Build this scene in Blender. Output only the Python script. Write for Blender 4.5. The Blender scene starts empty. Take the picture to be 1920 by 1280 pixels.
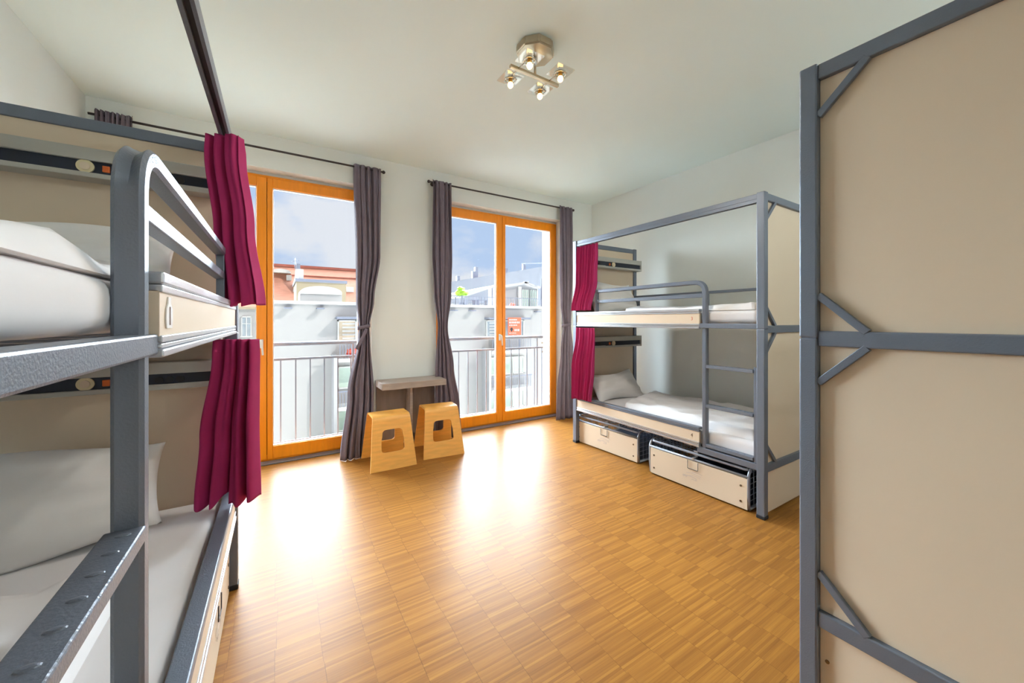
import bpy, bmesh, math, random
from mathutils import Vector, Matrix, noise
random.seed(7)
PI = math.pi
S = bpy.context.scene
COL = S.collection

# ------------------------------------------------------------------ camera
F_PX, HOR_Y, CAM_H = 708.0, 600.0, 1.3
YAW = math.atan(439.0 / F_PX)
cd = bpy.data.cameras.new('camera'); cam = bpy.data.objects.new('camera', cd); COL.objects.link(cam)
cd.sensor_fit = 'HORIZONTAL'; cd.sensor_width = 36.0
cd.lens = 36.0 * F_PX / 1920.0
cd.shift_y = -(640 - HOR_Y) / 1920.0
cd.clip_start = 0.02; cd.clip_end = 500
cam.location = (0, 0, CAM_H); cam.rotation_euler = (PI / 2, 0, -YAW)
S.camera = cam

# ------------------------------------------------------------------ world, suns, exposure
S.view_settings.view_transform = 'Standard'; S.view_settings.look = 'None'
S.view_settings.gamma = 1.0; S.view_settings.use_curve_mapping = False
S.view_settings.exposure = 0.24

W = bpy.data.worlds.new('sky'); S.world = W; W.use_nodes = True
nt = W.node_tree; nt.nodes.clear()
def N(tree, typ, **kw):
    n = tree.nodes.new(typ)
    for k, v in kw.items():
        if k in ('operation', 'blend_type', 'data_type', 'noise_dimensions', 'feature', 'wave_type', 'bands_direction', 'interpolation', 'distribution'): setattr(n, k, v)
        else: n.inputs[k.replace('_', ' ')].default_value = v
    return n
tc = N(nt, 'ShaderNodeTexCoord'); mp = N(nt, 'ShaderNodeMapping'); mp.inputs['Scale'].default_value = (1.0, 1.0, 2.1); mp.inputs['Location'].default_value = (0.35, 0.1, 0.2)
nz = N(nt, 'ShaderNodeTexNoise', Scale=3.1, Detail=7.0, Roughness=0.55)
rp = N(nt, 'ShaderNodeValToRGB'); e = rp.color_ramp.elements
e[0].position = 0.42; e[0].color = (0.54, 0.70, 0.96, 1); e[1].position = 0.56; e[1].color = (0.88, 0.91, 0.97, 1)
bg = N(nt, 'ShaderNodeBackground', Strength=0.80); wo = N(nt, 'ShaderNodeOutputWorld')
L = nt.links.new
L(tc.outputs['Generated'], mp.inputs['Vector']); L(mp.outputs[0], nz.inputs['Vector']); L(nz.outputs[0], rp.inputs[0]); L(rp.outputs[0], bg.inputs[0]); L(bg.outputs[0], wo.inputs[0])

def sun(name, direction, strength, angle, color):
    d = bpy.data.lights.new(name, 'SUN'); d.energy = strength; d.angle = math.radians(angle); d.color = color
    o = bpy.data.objects.new(name, d); COL.objects.link(o); o.location = (1, 1, 8)
    o.rotation_euler = Vector(direction).to_track_quat('-Z', 'Y').to_euler(); return o
sun('sun', (-0.72, 0.62, -0.80), 3.0, 0.6, (1.0, 0.97, 0.92))
# added wide-angle sun lamp, boosts the daylight coming in through the windows
sun('skylight_fill', (-0.45, -1.0, -0.38), 80.0, 125, (0.80, 0.92, 1.0))
BULB_W = (17.0, 15.0)   # front light, added fill light behind the camera
BULB_C = ((1.0, .95, .86), (.90, .96, 1.0))

# ------------------------------------------------------------------ materials
MATS = {}
def lin(c):
    return tuple(((v / 255.0) / 12.92 if v / 255.0 <= 0.04045 else ((v / 255.0 + 0.055) / 1.055) ** 2.4) for v in c) + (1,)
def mat(name, rgb, rough=0.6, metal=0.0, var=0.04, scale=8.0, bump=0.0, bscale=60.0, emit=None, estr=0.0, stretch=None, spec=0.5):
    m = bpy.data.materials.new(name); m.use_nodes = True; t = m.node_tree; b = t.nodes['Principled BSDF']; l = t.links.new
    c = lin(rgb); b.inputs['Roughness'].default_value = rough; b.inputs['Metallic'].default_value = metal
    b.inputs['Specular IOR Level'].default_value = spec
    co = N(t, 'ShaderNodeTexCoord'); mpn = N(t, 'ShaderNodeMapping')
    if stretch: mpn.inputs['Scale'].default_value = stretch
    n = N(t, 'ShaderNodeTexNoise', Scale=scale, Detail=4.0)
    r = N(t, 'ShaderNodeValToRGB'); r.color_ramp.elements[0].position = 0.3; r.color_ramp.elements[1].position = 0.7
    r.color_ramp.elements[0].color = tuple(v * (1 - var) for v in c[:3]) + (1,); r.color_ramp.elements[1].color = tuple(min(1, v * (1 + var)) for v in c[:3]) + (1,)
    l(co.outputs['Object'], mpn.inputs[0]); l(mpn.outputs[0], n.inputs['Vector']); l(n.outputs[0], r.inputs[0]); l(r.outputs[0], b.inputs['Base Color'])
    if bump:
        n2 = N(t, 'ShaderNodeTexNoise', Scale=bscale, Detail=3.0); bp = N(t, 'ShaderNodeBump', Strength=bump, Distance=0.004)
        l(mpn.outputs[0], n2.inputs['Vector']); l(n2.outputs[0], bp.inputs['Height']); l(bp.outputs[0], b.inputs['Normal'])
    if emit:
        b.inputs['Emission Color'].default_value = lin(emit); b.inputs['Emission Strength'].default_value = estr
    MATS[name] = m; return m
mat('wall_paint', (228, 232, 228), 0.9, var=0.012, scale=1.5, bump=0.06, bscale=120)
mat('ceiling_paint', (236, 249, 247), 0.9, var=0.01, scale=1.0)
mat('grey_steel', (110, 118, 132), 0.33, 0.25, var=0.03, bump=0.22, bscale=240, spec=0.6)
mat('silver_trim', (196, 198, 202), 0.28, 0.7, var=0.03, bump=0.12, bscale=200)
mat('cream_board', (220, 201, 176), 0.5, var=0.015, scale=3)
mat('navy_strip', (22, 30, 48), 0.35, var=0.05)
mat('shelf_metal', (182, 180, 172), 0.45, 0.2, var=0.03)
mat('lamp_disc', (222, 208, 168), 0.5)
mat('black_plastic', (26, 27, 30), 0.5)
mat('rubber', (30, 34, 40), 0.6)
mat('white_plastic', (236, 236, 234), 0.4)
mat('orange_plastic', (216, 104, 40), 0.4)
mat('bed_sheet', (236, 234, 236), 0.85, var=0.02, scale=5, bump=0.12, bscale=30)
mat('duvet_cotton', (242, 241, 243), 0.85, var=0.015, scale=5, bump=0.25, bscale=14)
mat('pillow_cotton', (234, 232, 230), 0.85, var=0.02, scale=6, bump=0.25, bscale=18)
mat('maroon_cloth', (170, 46, 98), 0.8, var=0.07, scale=10, bump=0.12, bscale=300, spec=0.2)
mat('brown_cloth', (114, 104, 114), 0.8, var=0.06, scale=12, bump=0.12, bscale=300, spec=0.2)
mat('dark_rod', (62, 54, 54), 0.5, 0.3)
mat('orange_wood', (240, 142, 4), 0.42, var=0.06, scale=3, stretch=(14, 14, 1.5))
mat('dark_gap', (70, 42, 10), 0.7)
mat('plywood_face', (240, 176, 84), 0.42, var=0.09, scale=5, stretch=(1.5, 4, 9))
mat('grey_oak', (168, 154, 144), 0.55, var=0.13, scale=4, stretch=(1.5, 12, 12))
mat('dark_oak', (138, 122, 114), 0.55, var=0.13, scale=4, stretch=(6, 6, 1))
mat('threshold_metal', (120, 116, 118), 0.5, 0.3)
mat('steel_outdoor', (84, 86, 94), 0.6, 0.0, var=0.03)
mat('chrome', (190, 188, 180), 0.18, 0.9, var=0.02)
mat('lamp_base', (176, 164, 140), 0.3, 0.7)
mat('brass', (190, 140, 60), 0.3, 0.6)
mat('bulb_glow', (255, 214, 140), 0.5, emit=(255, 206, 130), estr=9.0)
mat('basket_tube', (156, 162, 174), 0.35, 0.3)
mat('mesh_wire', (150, 160, 172), 0.4, 0.5)
mat('screw_steel', (120, 104, 84), 0.35, 0.8)
mat('faint_print', (206, 190, 174), 0.7)
mat('red_print', (196, 96, 66), 0.6)
mat('brown_print', (120, 92, 70), 0.6)
# outdoor
mat('render_white', (160, 157, 154), 0.9, var=0.01, scale=0.3)
mat('render_grey', (160, 158, 158), 0.9, var=0.02, scale=0.3)  # slightly greyer render colour
mat('roof_tile', (166, 112, 90), 0.8, var=0.14, scale=2.2, stretch=(1, 1, 5))
mat('roof_dark', (140, 74, 58), 0.8, var=0.1, scale=2)
mat('ochre_wall', (158, 144, 118), 0.9, var=0.06, scale=1)
mat('slate_roof', (134, 138, 148), 0.8, var=0.03, scale=0.5)
mat('window_dark', (150, 158, 162), 0.25, var=0.12, scale=1.5)
mat('window_tan', (190, 172, 148), 0.4, var=0.2, scale=1.2)
mat('window_green', (176, 190, 176), 0.3, var=0.1, scale=1.2)
mat('white_paint', (196, 194, 190), 0.6)
mat('grey_metal_out', (128, 132, 146), 0.5, 0.2)
mat('leaf_bright', (150, 190, 52), 0.7, var=0.3, scale=9)
mat('leaf_green', (140, 164, 92), 0.7, var=0.35, scale=4)
mat('flower_red', (224, 96, 70), 0.7, var=0.2, scale=9)
mat('sign_red', (226, 92, 62), 0.6, var=0.03)
mat('pavement', (226, 223, 216), 0.9)

def glass(name, tint=(1, 1, 1, 1), refl=0.05):
    m = bpy.data.materials.new(name); m.use_nodes = True; t = m.node_tree; t.nodes.clear(); l = t.links.new
    o = N(t, 'ShaderNodeOutputMaterial'); tr = N(t, 'ShaderNodeBsdfTransparent', Color=tint); gl = N(t, 'ShaderNodeBsdfGlossy', Roughness=0.03)
    fr = N(t, 'ShaderNodeFresnel', IOR=1.25); mx = N(t, 'ShaderNodeMixShader'); mu = N(t, 'ShaderNodeMath', operation='MULTIPLY'); mu.inputs[1].default_value = (refl or .05) / 0.05
    l(fr.outputs[0], mu.inputs[0]); (l(mu.outputs[0], mx.inputs[0]) if refl else None); mx.inputs[0].default_value = .14; l(tr.outputs[0], mx.inputs[1]); l(gl.outputs[0], mx.inputs[2]); l(mx.outputs[0], o.inputs[0])
    MATS[name] = m
glass('pane_glass', (0.97, 0.98, 0.99, 1), 0.05)
glass('lamp_glass', (0.93, 0.93, 0.90, 1), None)

def floor_mat():
    m = bpy.data.materials.new('mosaic_parquet'); m.use_nodes = True; t = m.node_tree; b = t.nodes['Principled BSDF']; l = t.links.new
    def M(op, a, b2=None, c=None):
        n = N(t, 'ShaderNodeMath', operation=op)
        for i, v in enumerate((a, b2, c)):
            if v is None: continue
            if isinstance(v, (int, float)): n.inputs[i].default_value = v
            else: l(v, n.inputs[i])
        return n.outputs[0]
    g = N(t, 'ShaderNodeNewGeometry'); sp = N(t, 'ShaderNodeSeparateXYZ'); l(g.outputs['Position'], sp.inputs[0])
    X, Y = sp.outputs[0], sp.outputs[1]
    rowb = M('FLOOR', M('DIVIDE', Y, 0.16))
    wn0 = N(t, 'ShaderNodeTexWhiteNoise', noise_dimensions='1D'); l(rowb, wn0.inputs['W'])
    u = M('ADD', M('DIVIDE', X, 0.158), M('MULTIPLY', wn0.outputs[0], 0.10))
    ci = M('FLOOR', u); cf = M('FRACT', u)
    wn1 = N(t, 'ShaderNodeTexWhiteNoise', noise_dimensions='1D'); l(ci, wn1.inputs['W'])
    v = M('ADD', M('DIVIDE', Y, 0.0105), M('MULTIPLY', wn1.outputs[0], 5.0))
    si = M('FLOOR', v); sf = M('FRACT', v)
    cmb = N(t, 'ShaderNodeCombineXYZ'); l(ci, cmb.inputs[0]); l(si, cmb.inputs[1])
    wn = N(t, 'ShaderNodeTexWhiteNoise', noise_dimensions='3D'); l(cmb.outputs[0], wn.inputs['Vector'])
    bl = M('FLOOR', M('DIVIDE', si, 8.0)); cmb2 = N(t, 'ShaderNodeCombineXYZ'); l(ci, cmb2.inputs[0]); l(bl, cmb2.inputs[1]); cmb2.inputs[2].default_value = 3.3
    wb = N(t, 'ShaderNodeTexWhiteNoise', noise_dimensions='3D'); l(cmb2.outputs[0], wb.inputs['Vector'])
    mpn = N(t, 'ShaderNodeMapping'); mpn.inputs['Scale'].default_value = (5, 110, 1); l(g.outputs['Position'], mpn.inputs[0])
    gr = N(t, 'ShaderNodeTexNoise', Scale=1.0, Detail=4.0); l(mpn.outputs[0], gr.inputs['Vector'])
    big = N(t, 'ShaderNodeTexNoise', Scale=1.3, Detail=2.0); l(g.outputs['Position'], big.inputs['Vector'])
    f = M('ADD', M('ADD', M('MULTIPLY', wn.outputs[0], 0.34), M('MULTIPLY', wb.outputs[0], 0.05)), M('ADD', M('MULTIPLY', gr.outputs[0], 0.46), M('MULTIPLY', big.outputs[0], 0.20)))
    r = N(t, 'ShaderNodeValToRGB'); e = r.color_ramp.elements
    e[0].position = 0.20; e[0].color = lin((126, 82, 38)); e[1].position = 0.88; e[1].color = lin((178, 124, 56))
    k = e.new(0.55); k.color = lin((152, 102, 46))
    l(f, r.inputs[0])
    seam = M('MAXIMUM', M('LESS_THAN', cf, 0.011), M('MULTIPLY', M('LESS_THAN', M('FRACT', M('DIVIDE', v, 8.0)), 0.012), M('GREATER_THAN', wb.outputs[0], 0.35)))
    fine = M('MULTIPLY', M('LESS_THAN', sf, 0.07), 0.22)
    dk = M('MAXIMUM', M('MULTIPLY', seam, M('ADD', 0.25, M('MULTIPLY', wb.outputs[0], 0.4))), fine)
    mx = N(t, 'ShaderNodeMix', data_type='RGBA'); l(dk, mx.inputs[0]); l(r.outputs[0], mx.inputs[6]); mx.inputs[7].default_value = lin((70, 44, 24))
    l(mx.outputs[2], b.inputs['Base Color'])
    l(M('ADD', 0.28, M('MULTIPLY', gr.outputs[0], 0.14)), b.inputs['Roughness'])
    b.inputs['Specular IOR Level'].default_value = 0.10
    bp = N(t, 'ShaderNodeBump', Strength=0.16, Distance=0.002); l(M('SUBTRACT', M('MULTIPLY', gr.outputs[0], 0.6), M('ADD', M('MULTIPLY', wn.outputs[0], -0.35), dk)), bp.inputs['Height']); l(bp.outputs[0], b.inputs['Normal'])
    MATS['mosaic_parquet'] = m
floor_mat()

# ------------------------------------------------------------------ mesh helpers
def obj(name, bm, m, parent=None, smooth=False, solid=0.0, sub=0, label=None):
    if bm.faces: bmesh.ops.recalc_face_normals(bm, faces=bm.faces)
    me = bpy.data.meshes.new(name); bm.to_mesh(me); bm.free()
    if isinstance(m, str): me.materials.append(MATS[m])
    else:
        for k in m: me.materials.append(MATS[k])
    if smooth:
        for p in me.polygons: p.use_smooth = True
    o = bpy.data.objects.new(name, me); COL.objects.link(o)
    if parent: o.parent = parent
    if solid:
        md = o.modifiers.new('thickness', 'SOLIDIFY'); md.thickness = solid; md.offset = 0
    if sub:
        md = o.modifiers.new('smooth', 'SUBSURF'); md.levels = sub; md.render_levels = sub
    if label: o['label'] = label
    return o
def thing(name, label, cat, loc=(0, 0, 0), rz=0, group=None):
    o = bpy.data.objects.new(name, None); COL.objects.link(o); o.location = loc; o.rotation_euler = (0, 0, rz)
    o.empty_display_size = 0.1; o['label'] = label; o['category'] = cat
    if group: o['group'] = group
    return o
def tag(o, label, cat, group=None):
    o['label'] = label; o['category'] = cat
    if group: o['group'] = group
    return o
def struct(name, bm, m, **k):
    o = obj(name, bm, m, **k); o['kind'] = 'structure'; return o
def NB(): return bmesh.new()
def box(bm, x0, x1, y0, y1, z0, z1, bev=0.0, seg=2, M=None):
    x0, x1 = min(x0, x1), max(x0, x1); y0, y1 = min(y0, y1), max(y0, y1); z0, z1 = min(z0, z1), max(z0, z1)
    t = bmesh.new()
    mtx = Matrix.Translation(((x0 + x1) / 2, (y0 + y1) / 2, (z0 + z1) / 2)) @ Matrix.Diagonal((x1 - x0, y1 - y0, z1 - z0, 1))
    bmesh.ops.create_cube(t, size=1, matrix=mtx)
    if bev: bmesh.ops.bevel(t, geom=t.edges[:], offset=bev, segments=seg, profile=0.5, affect='EDGES')
    if M is not None: bmesh.ops.transform(t, matrix=M, verts=t.verts)
    me = bpy.data.meshes.new('t'); t.to_mesh(me); t.free(); bm.from_mesh(me); bpy.data.meshes.remove(me)
    return bm
def fillet(pts, r, n=5):
    pts = [Vector(p) for p in pts]; out = [pts[0]]
    for i in range(1, len(pts) - 1):
        a, b, c = pts[i - 1], pts[i], pts[i + 1]; d1 = (a - b); d2 = (c - b)
        k = min(r, d1.length * 0.49, d2.length * 0.49); p = b + d1.normalized() * k; q = b + d2.normalized() * k
        for j in range(n + 1):
            s = j / n; out.append((p * (1 - s) + b * s) * (1 - s) + (b * (1 - s) + q * s) * s)
    out.append(pts[-1]); return out
def tube(bm, pts, r, seg=8, closed=False, cap=True):
    pts = [Vector(p) for p in pts]; n = len(pts); rings = []; up = None
    for i, p in enumerate(pts):
        if closed: d = pts[(i + 1) % n] - pts[i - 1]
        elif i == 0: d = pts[1] - p
        elif i == n - 1: d = p - pts[i - 1]
        else: d = (pts[i + 1] - p).normalized() + (p - pts[i - 1]).normalized()
        d.normalize()
        if up is None: up = Vector((0, 0, 1)) if abs(d.z) < 0.9 else Vector((1, 0, 0))
        s = d.cross(up)
        if s.length < 1e-4: s = d.cross(Vector((0, 1, 0)))
        s.normalize(); up = s.cross(d).normalized()
        rings.append([bm.verts.new(p + (s * math.cos(a) + up * math.sin(a)) * r) for a in [2 * PI * k / seg for k in range(seg)]])
    for i in range(n if closed else n - 1):
        A, B = rings[i], rings[(i + 1) % n]
        for k in range(seg): bm.faces.new((A[k], A[(k + 1) % seg], B[(k + 1) % seg], B[k]))
    if cap and not closed: bm.faces.new(rings[0][::-1]); bm.faces.new(rings[-1])
    return bm
def bar(bm, p, q, w, h, up=(0, 0, 1), bev=0.0):
    """rectangular bar from p to q, w across, h along up"""
    p, q = Vector(p), Vector(q); d = q - p; ln = d.length; d.normalize(); u = Vector(up); s = d.cross(u).normalized(); u = s.cross(d).normalized()
    Mx = Matrix((s.to_4d(), d.to_4d(), u.to_4d(), (0, 0, 0, 1))).transposed(); Mx = Matrix.Translation((p + q) / 2) @ Matrix(((s.x, d.x, u.x, 0), (s.y, d.y, u.y, 0), (s.z, d.z, u.z, 0), (0, 0, 0, 1)))
    return box(bm, -w / 2, w / 2, -ln / 2, ln / 2, -h / 2, h / 2, bev, M=Mx)
def cyl(bm, c, r, h, axis='z', seg=20, r2=None):
    R = {'z': Matrix(), 'x': Matrix.Rotation(PI / 2, 4, 'Y'), 'y': Matrix.Rotation(PI / 2, 4, 'X')}[axis]
    bmesh.ops.create_cone(bm, cap_ends=True, segments=seg, radius1=r, radius2=r if r2 is None else r2, depth=h, matrix=Matrix.Translation(c) @ R); return bm
def ball(bm, c, r, sc=(1, 1, 1), seg=14):
    bmesh.ops.create_uvsphere(bm, u_segments=seg, v_segments=seg // 2 + 1, radius=r, matrix=Matrix.Translation(c) @ Matrix.Diagonal((*sc, 1))); return bm
def prism(bm, poly, axis, a, b):
    def P(u, v, w): return {'x': (w, u, v), 'y': (u, w, v), 'z': (u, v, w)}[axis]
    A = [bm.verts.new(P(u, v, a)) for u, v in poly]; B = [bm.verts.new(P(u, v, b)) for u, v in poly]
    bm.faces.new(A); bm.faces.new(B[::-1]); n = len(poly)
    for i in range(n): bm.faces.new((A[i], A[(i + 1) % n], B[(i + 1) % n], B[i]))
    return bm
def text_mesh(name, txt, size, m, parent, Mx, depth=0.0006):
    cu = bpy.data.curves.new('t', 'FONT'); cu.body = txt; cu.size = size; cu.extrude = depth; cu.align_x = 'CENTER'; cu.align_y = 'CENTER'
    o = bpy.data.objects.new('t', cu); COL.objects.link(o); dg = bpy.context.evaluated_depsgraph_get()
    me = bpy.data.meshes.new_from_object(o.evaluated_get(dg)); bpy.data.objects.remove(o); me.name = name; me.transform(Mx)
    me.materials.clear(); me.materials.append(MATS[m]); r = bpy.data.objects.new(name, me); COL.objects.link(r)
    if parent: r.parent = parent
    return r
def lerp_rows(rows, z):
    for a, b in zip(rows, rows[1:]):
        if a[0] >= z >= b[0]:
            s = (a[0] - z) / (a[0] - b[0] + 1e-9); s = s * s * (3 - 2 * s)
            return [x * (1 - s) + y * s for x, y in zip(a, b)]
    return list(rows[-1] if z < rows[-1][0] else rows[0])
def cloth(name, m, rows, folds, parent=None, seed=0, nu=120, nv=60, pinch=0.0, jag=0.0, solid=0.003):
    """rows: (z, cx, cy, halfwidth, angle of the width axis, fold depth) from top to bottom"""
    bm = NB(); z0, z1 = rows[0][0], rows[-1][0]; g = []
    for j in range(nv + 1):
        z = z0 + (z1 - z0) * j / nv; r = lerp_rows(rows, z); row = []
        for i in range(nu + 1):
            u = -1 + 2 * i / nu; ph = noise.noise(Vector((u * 2.1, z * 0.7, seed))) * 1.6
            a = folds * PI * u + ph + seed
            f = math.sin(a) * 0.75 + 0.25 * math.sin(2.3 * a + 1.3 * z + seed)
            uu = u + 0.35 / folds * math.cos(a) * min(1.0, r[5] * 30)
            dx, dy = math.cos(r[4]), math.sin(r[4]); off = r[5] * f + 0.006 * noise.noise(Vector((u * 6, z * 3, seed + 9)))
            zz = z + jag * (j / nv) * (noise.noise(Vector((u * 3, seed, 0))) * 1.2 + 0.3 * f)
            row.append(bm.verts.new((r[1] + dx * r[3] * uu - dy * off, r[2] + dy * r[3] * uu + dx * off, zz)))
        g.append(row)
    for j in range(nv):
        for i in range(nu): bm.faces.new((g[j][i], g[j][i + 1], g[j + 1][i + 1], g[j + 1][i]))
    return obj(name, bm, m, parent, smooth=True, solid=solid)

# ------------------------------------------------------------------ room shell
XL, XR, YF, YB, ZC = -1.204, 3.839, 4.016, -1.75, 2.953
YO = 4.46   # outer face of the window wall
struct('floor', box(NB(), XL - .1, XR + .1, YB - .1, YF + .11, -0.12, 0), 'mosaic_parquet')
struct('ceiling', box(NB(), XL - .1, XR + .1, YB - .1, YO, ZC, ZC + .15), 'ceiling_paint')
struct('wall_left', box(NB(), XL - .12, XL, YB, YO, 0, ZC), 'wall_paint')
struct('wall_right', box(NB(), XR, XR + .12, YB, YO, 0, ZC), 'wall_paint')
struct('wall_back', box(NB(), XL, XR, YB - .12, YB, 0, ZC), 'wall_paint')
OPEN = ((-0.975, 0.811), (1.498, 3.285)); ZL = 2.655
bm = NB()
for x0, x1 in ((XL, OPEN[0][0]), (OPEN[0][1], OPEN[1][0]), (OPEN[1][1], XR)): box(bm, x0, x1, YF, YO, 0, ZC)
for x0, x1 in OPEN:
    box(bm, x0, x1, YF, YO, ZL, ZC); box(bm, x0, x1, YF + .11, YO, -0.12, 0.0)
struct('wall_front', bm, 'wall_paint')
for i, (x0, x1) in enumerate(OPEN):
    struct('trim_%d' % (i + 1), box(NB(), x0 + .001, x1 - .001, YF + .012, YF + .108, 0.0005, 0.011, 0.003), 'threshold_metal')

# ------------------------------------------------------------------ french windows
def french(idx, x0, x1, gap, handle_label=None):
    y0, y1 = YF + .114, YF + .184; zt, zb = 2.628, 0.004
    root = bpy.data.objects.new('window_%d' % idx, None); COL.objects.link(root); root['kind'] = 'structure'; root.location = ((x0 + x1) / 2, y0, 0)
    off = Vector(root.location)
    def O(n, bm, m, p=None, **k):
        bmesh.ops.translate(bm, verts=bm.verts, vec=-off); return obj(n, bm, m, p or root, **k)
    b = NB(); box(b, x0 + .002, x0 + .052, y0, y1, zb, zt, .004); box(b, x1 - .052, x1 - .002, y0, y1, zb, zt, .004); box(b, x0 + .052, x1 - .052, y0, y1, zt - .05, zt, .004); box(b, x0 + .052, x1 - .052, y0, y1, zb, zb + .05, .004)
    O('outer_frame', b, 'orange_wood')
    O('head_filler', box(NB(), x0 + .002, x1 - .002, y0 + .01, y1, zt, ZL - .002), 'white_paint')
    for s, (a, c) in enumerate(((x0 + .028, gap - .002), (gap + .002, x1 - .028))):
        wl, wr = (.085, .078) if s == 0 else (.044, .082)
        ya, yb = y0 - .014, y0 + .05; za, zz = .022, zt - .022
        b = NB()
        box(b, a, a + wl, ya, yb, za, zz, .005); box(b, c - wr, c, ya, yb, za, zz, .005)
        box(b, a + wl, c - wr, ya, yb, zz - .088, zz, .005); box(b, a + wl, c - wr, ya, yb, za, za + .118, .005)
        sa = O('sash', b, 'orange_wood')
        b = NB()   # pale gasket round the glass
        gx0, gx1, gz0, gz1 = a + wl, c - wr, za + .118, zz - .088
        for q in ((gx0, gx0 + .006, gz0, gz1), (gx1 - .006, gx1, gz0, gz1), (gx0 + .006, gx1 - .006, gz0, gz0 + .006), (gx0 + .006, gx1 - .006, gz1 - .006, gz1)): box(b, q[0], q[1], ya + .018, ya + .05, q[2], q[3])
        O('gasket', b, 'white_plastic', sa)
        O('pane', box(NB(), gx0 + .004, gx1 - .004, ya + .030, ya + .034, gz0 + .004, gz1 - .004), 'pane_glass', sa)
        if s == 0:
            hx = gap - .042; b = NB(); box(b, hx - .014, hx + .014, ya - .008, ya, 1.045, 1.125, .004)
            tube(b, fillet([(hx, ya - .004, 1.11), (hx, ya - .045, 1.11), (hx + .004, ya - .05, 1.10), (hx + .012, ya - .05, 0.985)], .012), .0085)
            O('handle', b, 'white_plastic', sa, smooth=True)
    O('meeting_strip', box(NB(), gap - .008, gap + .008, y0 + .036, y0 + .049, .024, zt - .024), 'dark_gap')
    return root
french(1, OPEN[0][0], OPEN[0][1], -0.085)
french(2, OPEN[1][0], OPEN[1][1], 2.410)

# ------------------------------------------------------------------ balcony railings outside the doors
def railing(label, x0, x1, b0, n):
    y = 4.44; t = thing('balcony_railing', label, 'railing', ((x0 + x1) / 2, y, 0.02)); cx, cz = (x0 + x1) / 2, 0.02
    def O(n_, b, m='steel_outdoor', **k): bmesh.ops.translate(b, verts=b.verts, vec=(-cx, -y, -cz)); return obj(n_, b, m, t, **k)
    O('handrail', tube(NB(), [(x0, y, 1.06), (x1, y, 1.06)], .023, 12), smooth=True)
    O('middle_rail', box(NB(), x0, x1, y - .008, y + .008, .895, .918)); O('bottom_rail', box(NB(), x0, x1, y - .008, y + .008, .06, .085))
    for k in range(n):
        x = b0 + .131 * k
        if x0 < x < x1: O('baluster', box(NB(), x - .006, x + .006, y - .006, y + .006, .085, .896))
    for x in (x0 + .03, x1 - .1): O('post', box(NB(), x - .009, x + .009, y - .015, y + .0, .02, 1.05))
    for s, x in ((-1, x0), (1, x1)):
        for z in (.97, .905, .84): O('wall_fixing', cyl(NB(), (x - s * .002, y, z), .014, .012, 'x', 10), 'screw_steel')
railing('grey steel balcony railing outside the left french window', OPEN[0][0] + .012, OPEN[0][1] - .012, -0.893, 14)
railing('grey steel balcony railing outside the right french window', OPEN[1][0] + .012, OPEN[1][1] - .012, 1.56, 14)

# ------------------------------------------------------------------ curtain rods and grey-brown curtains
def rod(label, x0, x1, fin0, fin1):
    y, z = 3.945, 2.80; t = thing('curtain_rod', label, 'curtain rod', ((x0 + x1) / 2, y, z)); cx = (x0 + x1) / 2
    def O(n_, b, **k): bmesh.ops.translate(b, verts=b.verts, vec=(-cx, -y, -z)); return obj(n_, b, 'dark_rod', t, smooth=True, **k)
    O('rod', tube(NB(), [(x0, y, z), (x1, y, z)], .009, 10))
    for f, x, s in ((fin0, x0, -1), (fin1, x1, 1)):
        if f: b = NB(); ball(b, (x + s * .012, y, z), .017); O('finial', b)
    for x in (x0 + .05, x1 - .05):
        b = NB(); tube(b, [(x, y, z), (x, YF, z)], .006, 8); cyl(b, (x, YF - .003, z), .022, .006, 'y', 14); O('bracket', b)
rod('dark curtain rod above the left window, running behind the left bunk', -1.17, 0.90, 0, 1)
rod('dark curtain rod above the right window', 1.40, 3.42, 1, 1)
D = 0.0
tag(cloth('window_curtain', 'brown_cloth', [(2.825, .755, 3.945, .128, D, .020), (2.78, .755, 3.94, .126, D, .026), (1.95, .762, 3.93, .112, D, .030), (1.5, .730, 3.92, .082, D, .030), (1.22, .715, 3.905, .046, D, .026), (1.14, .715, 3.90, .052, D, .028), (0.6, .675, 3.86, .115, D, .036), (0.004, .625, 3.80, .135, D, .040)], 4.5, seed=3),
    'grey-brown tied curtain left of the pier, hanging beside the left window', 'curtain')
tag(cloth('window_curtain', 'brown_cloth', [(2.825, 1.533, 3.945, .110, D, .020), (2.78, 1.533, 3.94, .108, D, .026), (2.0, 1.530, 3.93, .118, D, .026), (1.6, 1.528, 3.92, .100, D, .026), (1.22, 1.525, 3.905, .055, D, .024), (0.8, 1.545, 3.90, .100, D, .026), (0.35, 1.575, 3.90, .135, D, .030), (0.004, 1.590, 3.90, .150, D, .034)], 4.0, seed=11),
    'grey-brown curtain at the left edge of the right window, behind the stools and wall table', 'curtain')
tag(cloth('window_curtain', 'brown_cloth', [(2.825, 3.300, 3.945, .114, D, .020), (2.78, 3.300, 3.94, .112, D, .026), (2.0, 3.298, 3.93, .106, D, .030), (1.5, 3.285, 3.92, .088, D, .028), (1.24, 3.278, 3.905, .062, D, .024), (0.9, 3.27, 3.90, .10, D, .030), (0.35, 3.25, 3.88, .15, D, .034), (0.004, 3.235, 3.86, .168, D, .036)], 3.5, seed=21),
    'taupe tied curtain at the right end of the window wall, beside the far bunk', 'curtain')
tag(cloth('window_curtain', 'brown_cloth', [(2.835, -1.035, 3.945, .105, D, .030), (2.78, -1.035, 3.94, .103, D, .032), (1.5, -1.035, 3.92, .09, D, .030), (0.004, -1.03, 3.90, .12, D, .034)], 7.5, seed=31),
    'bunched brown curtain top in the left corner, seen above the left bunk', 'curtain')
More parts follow.
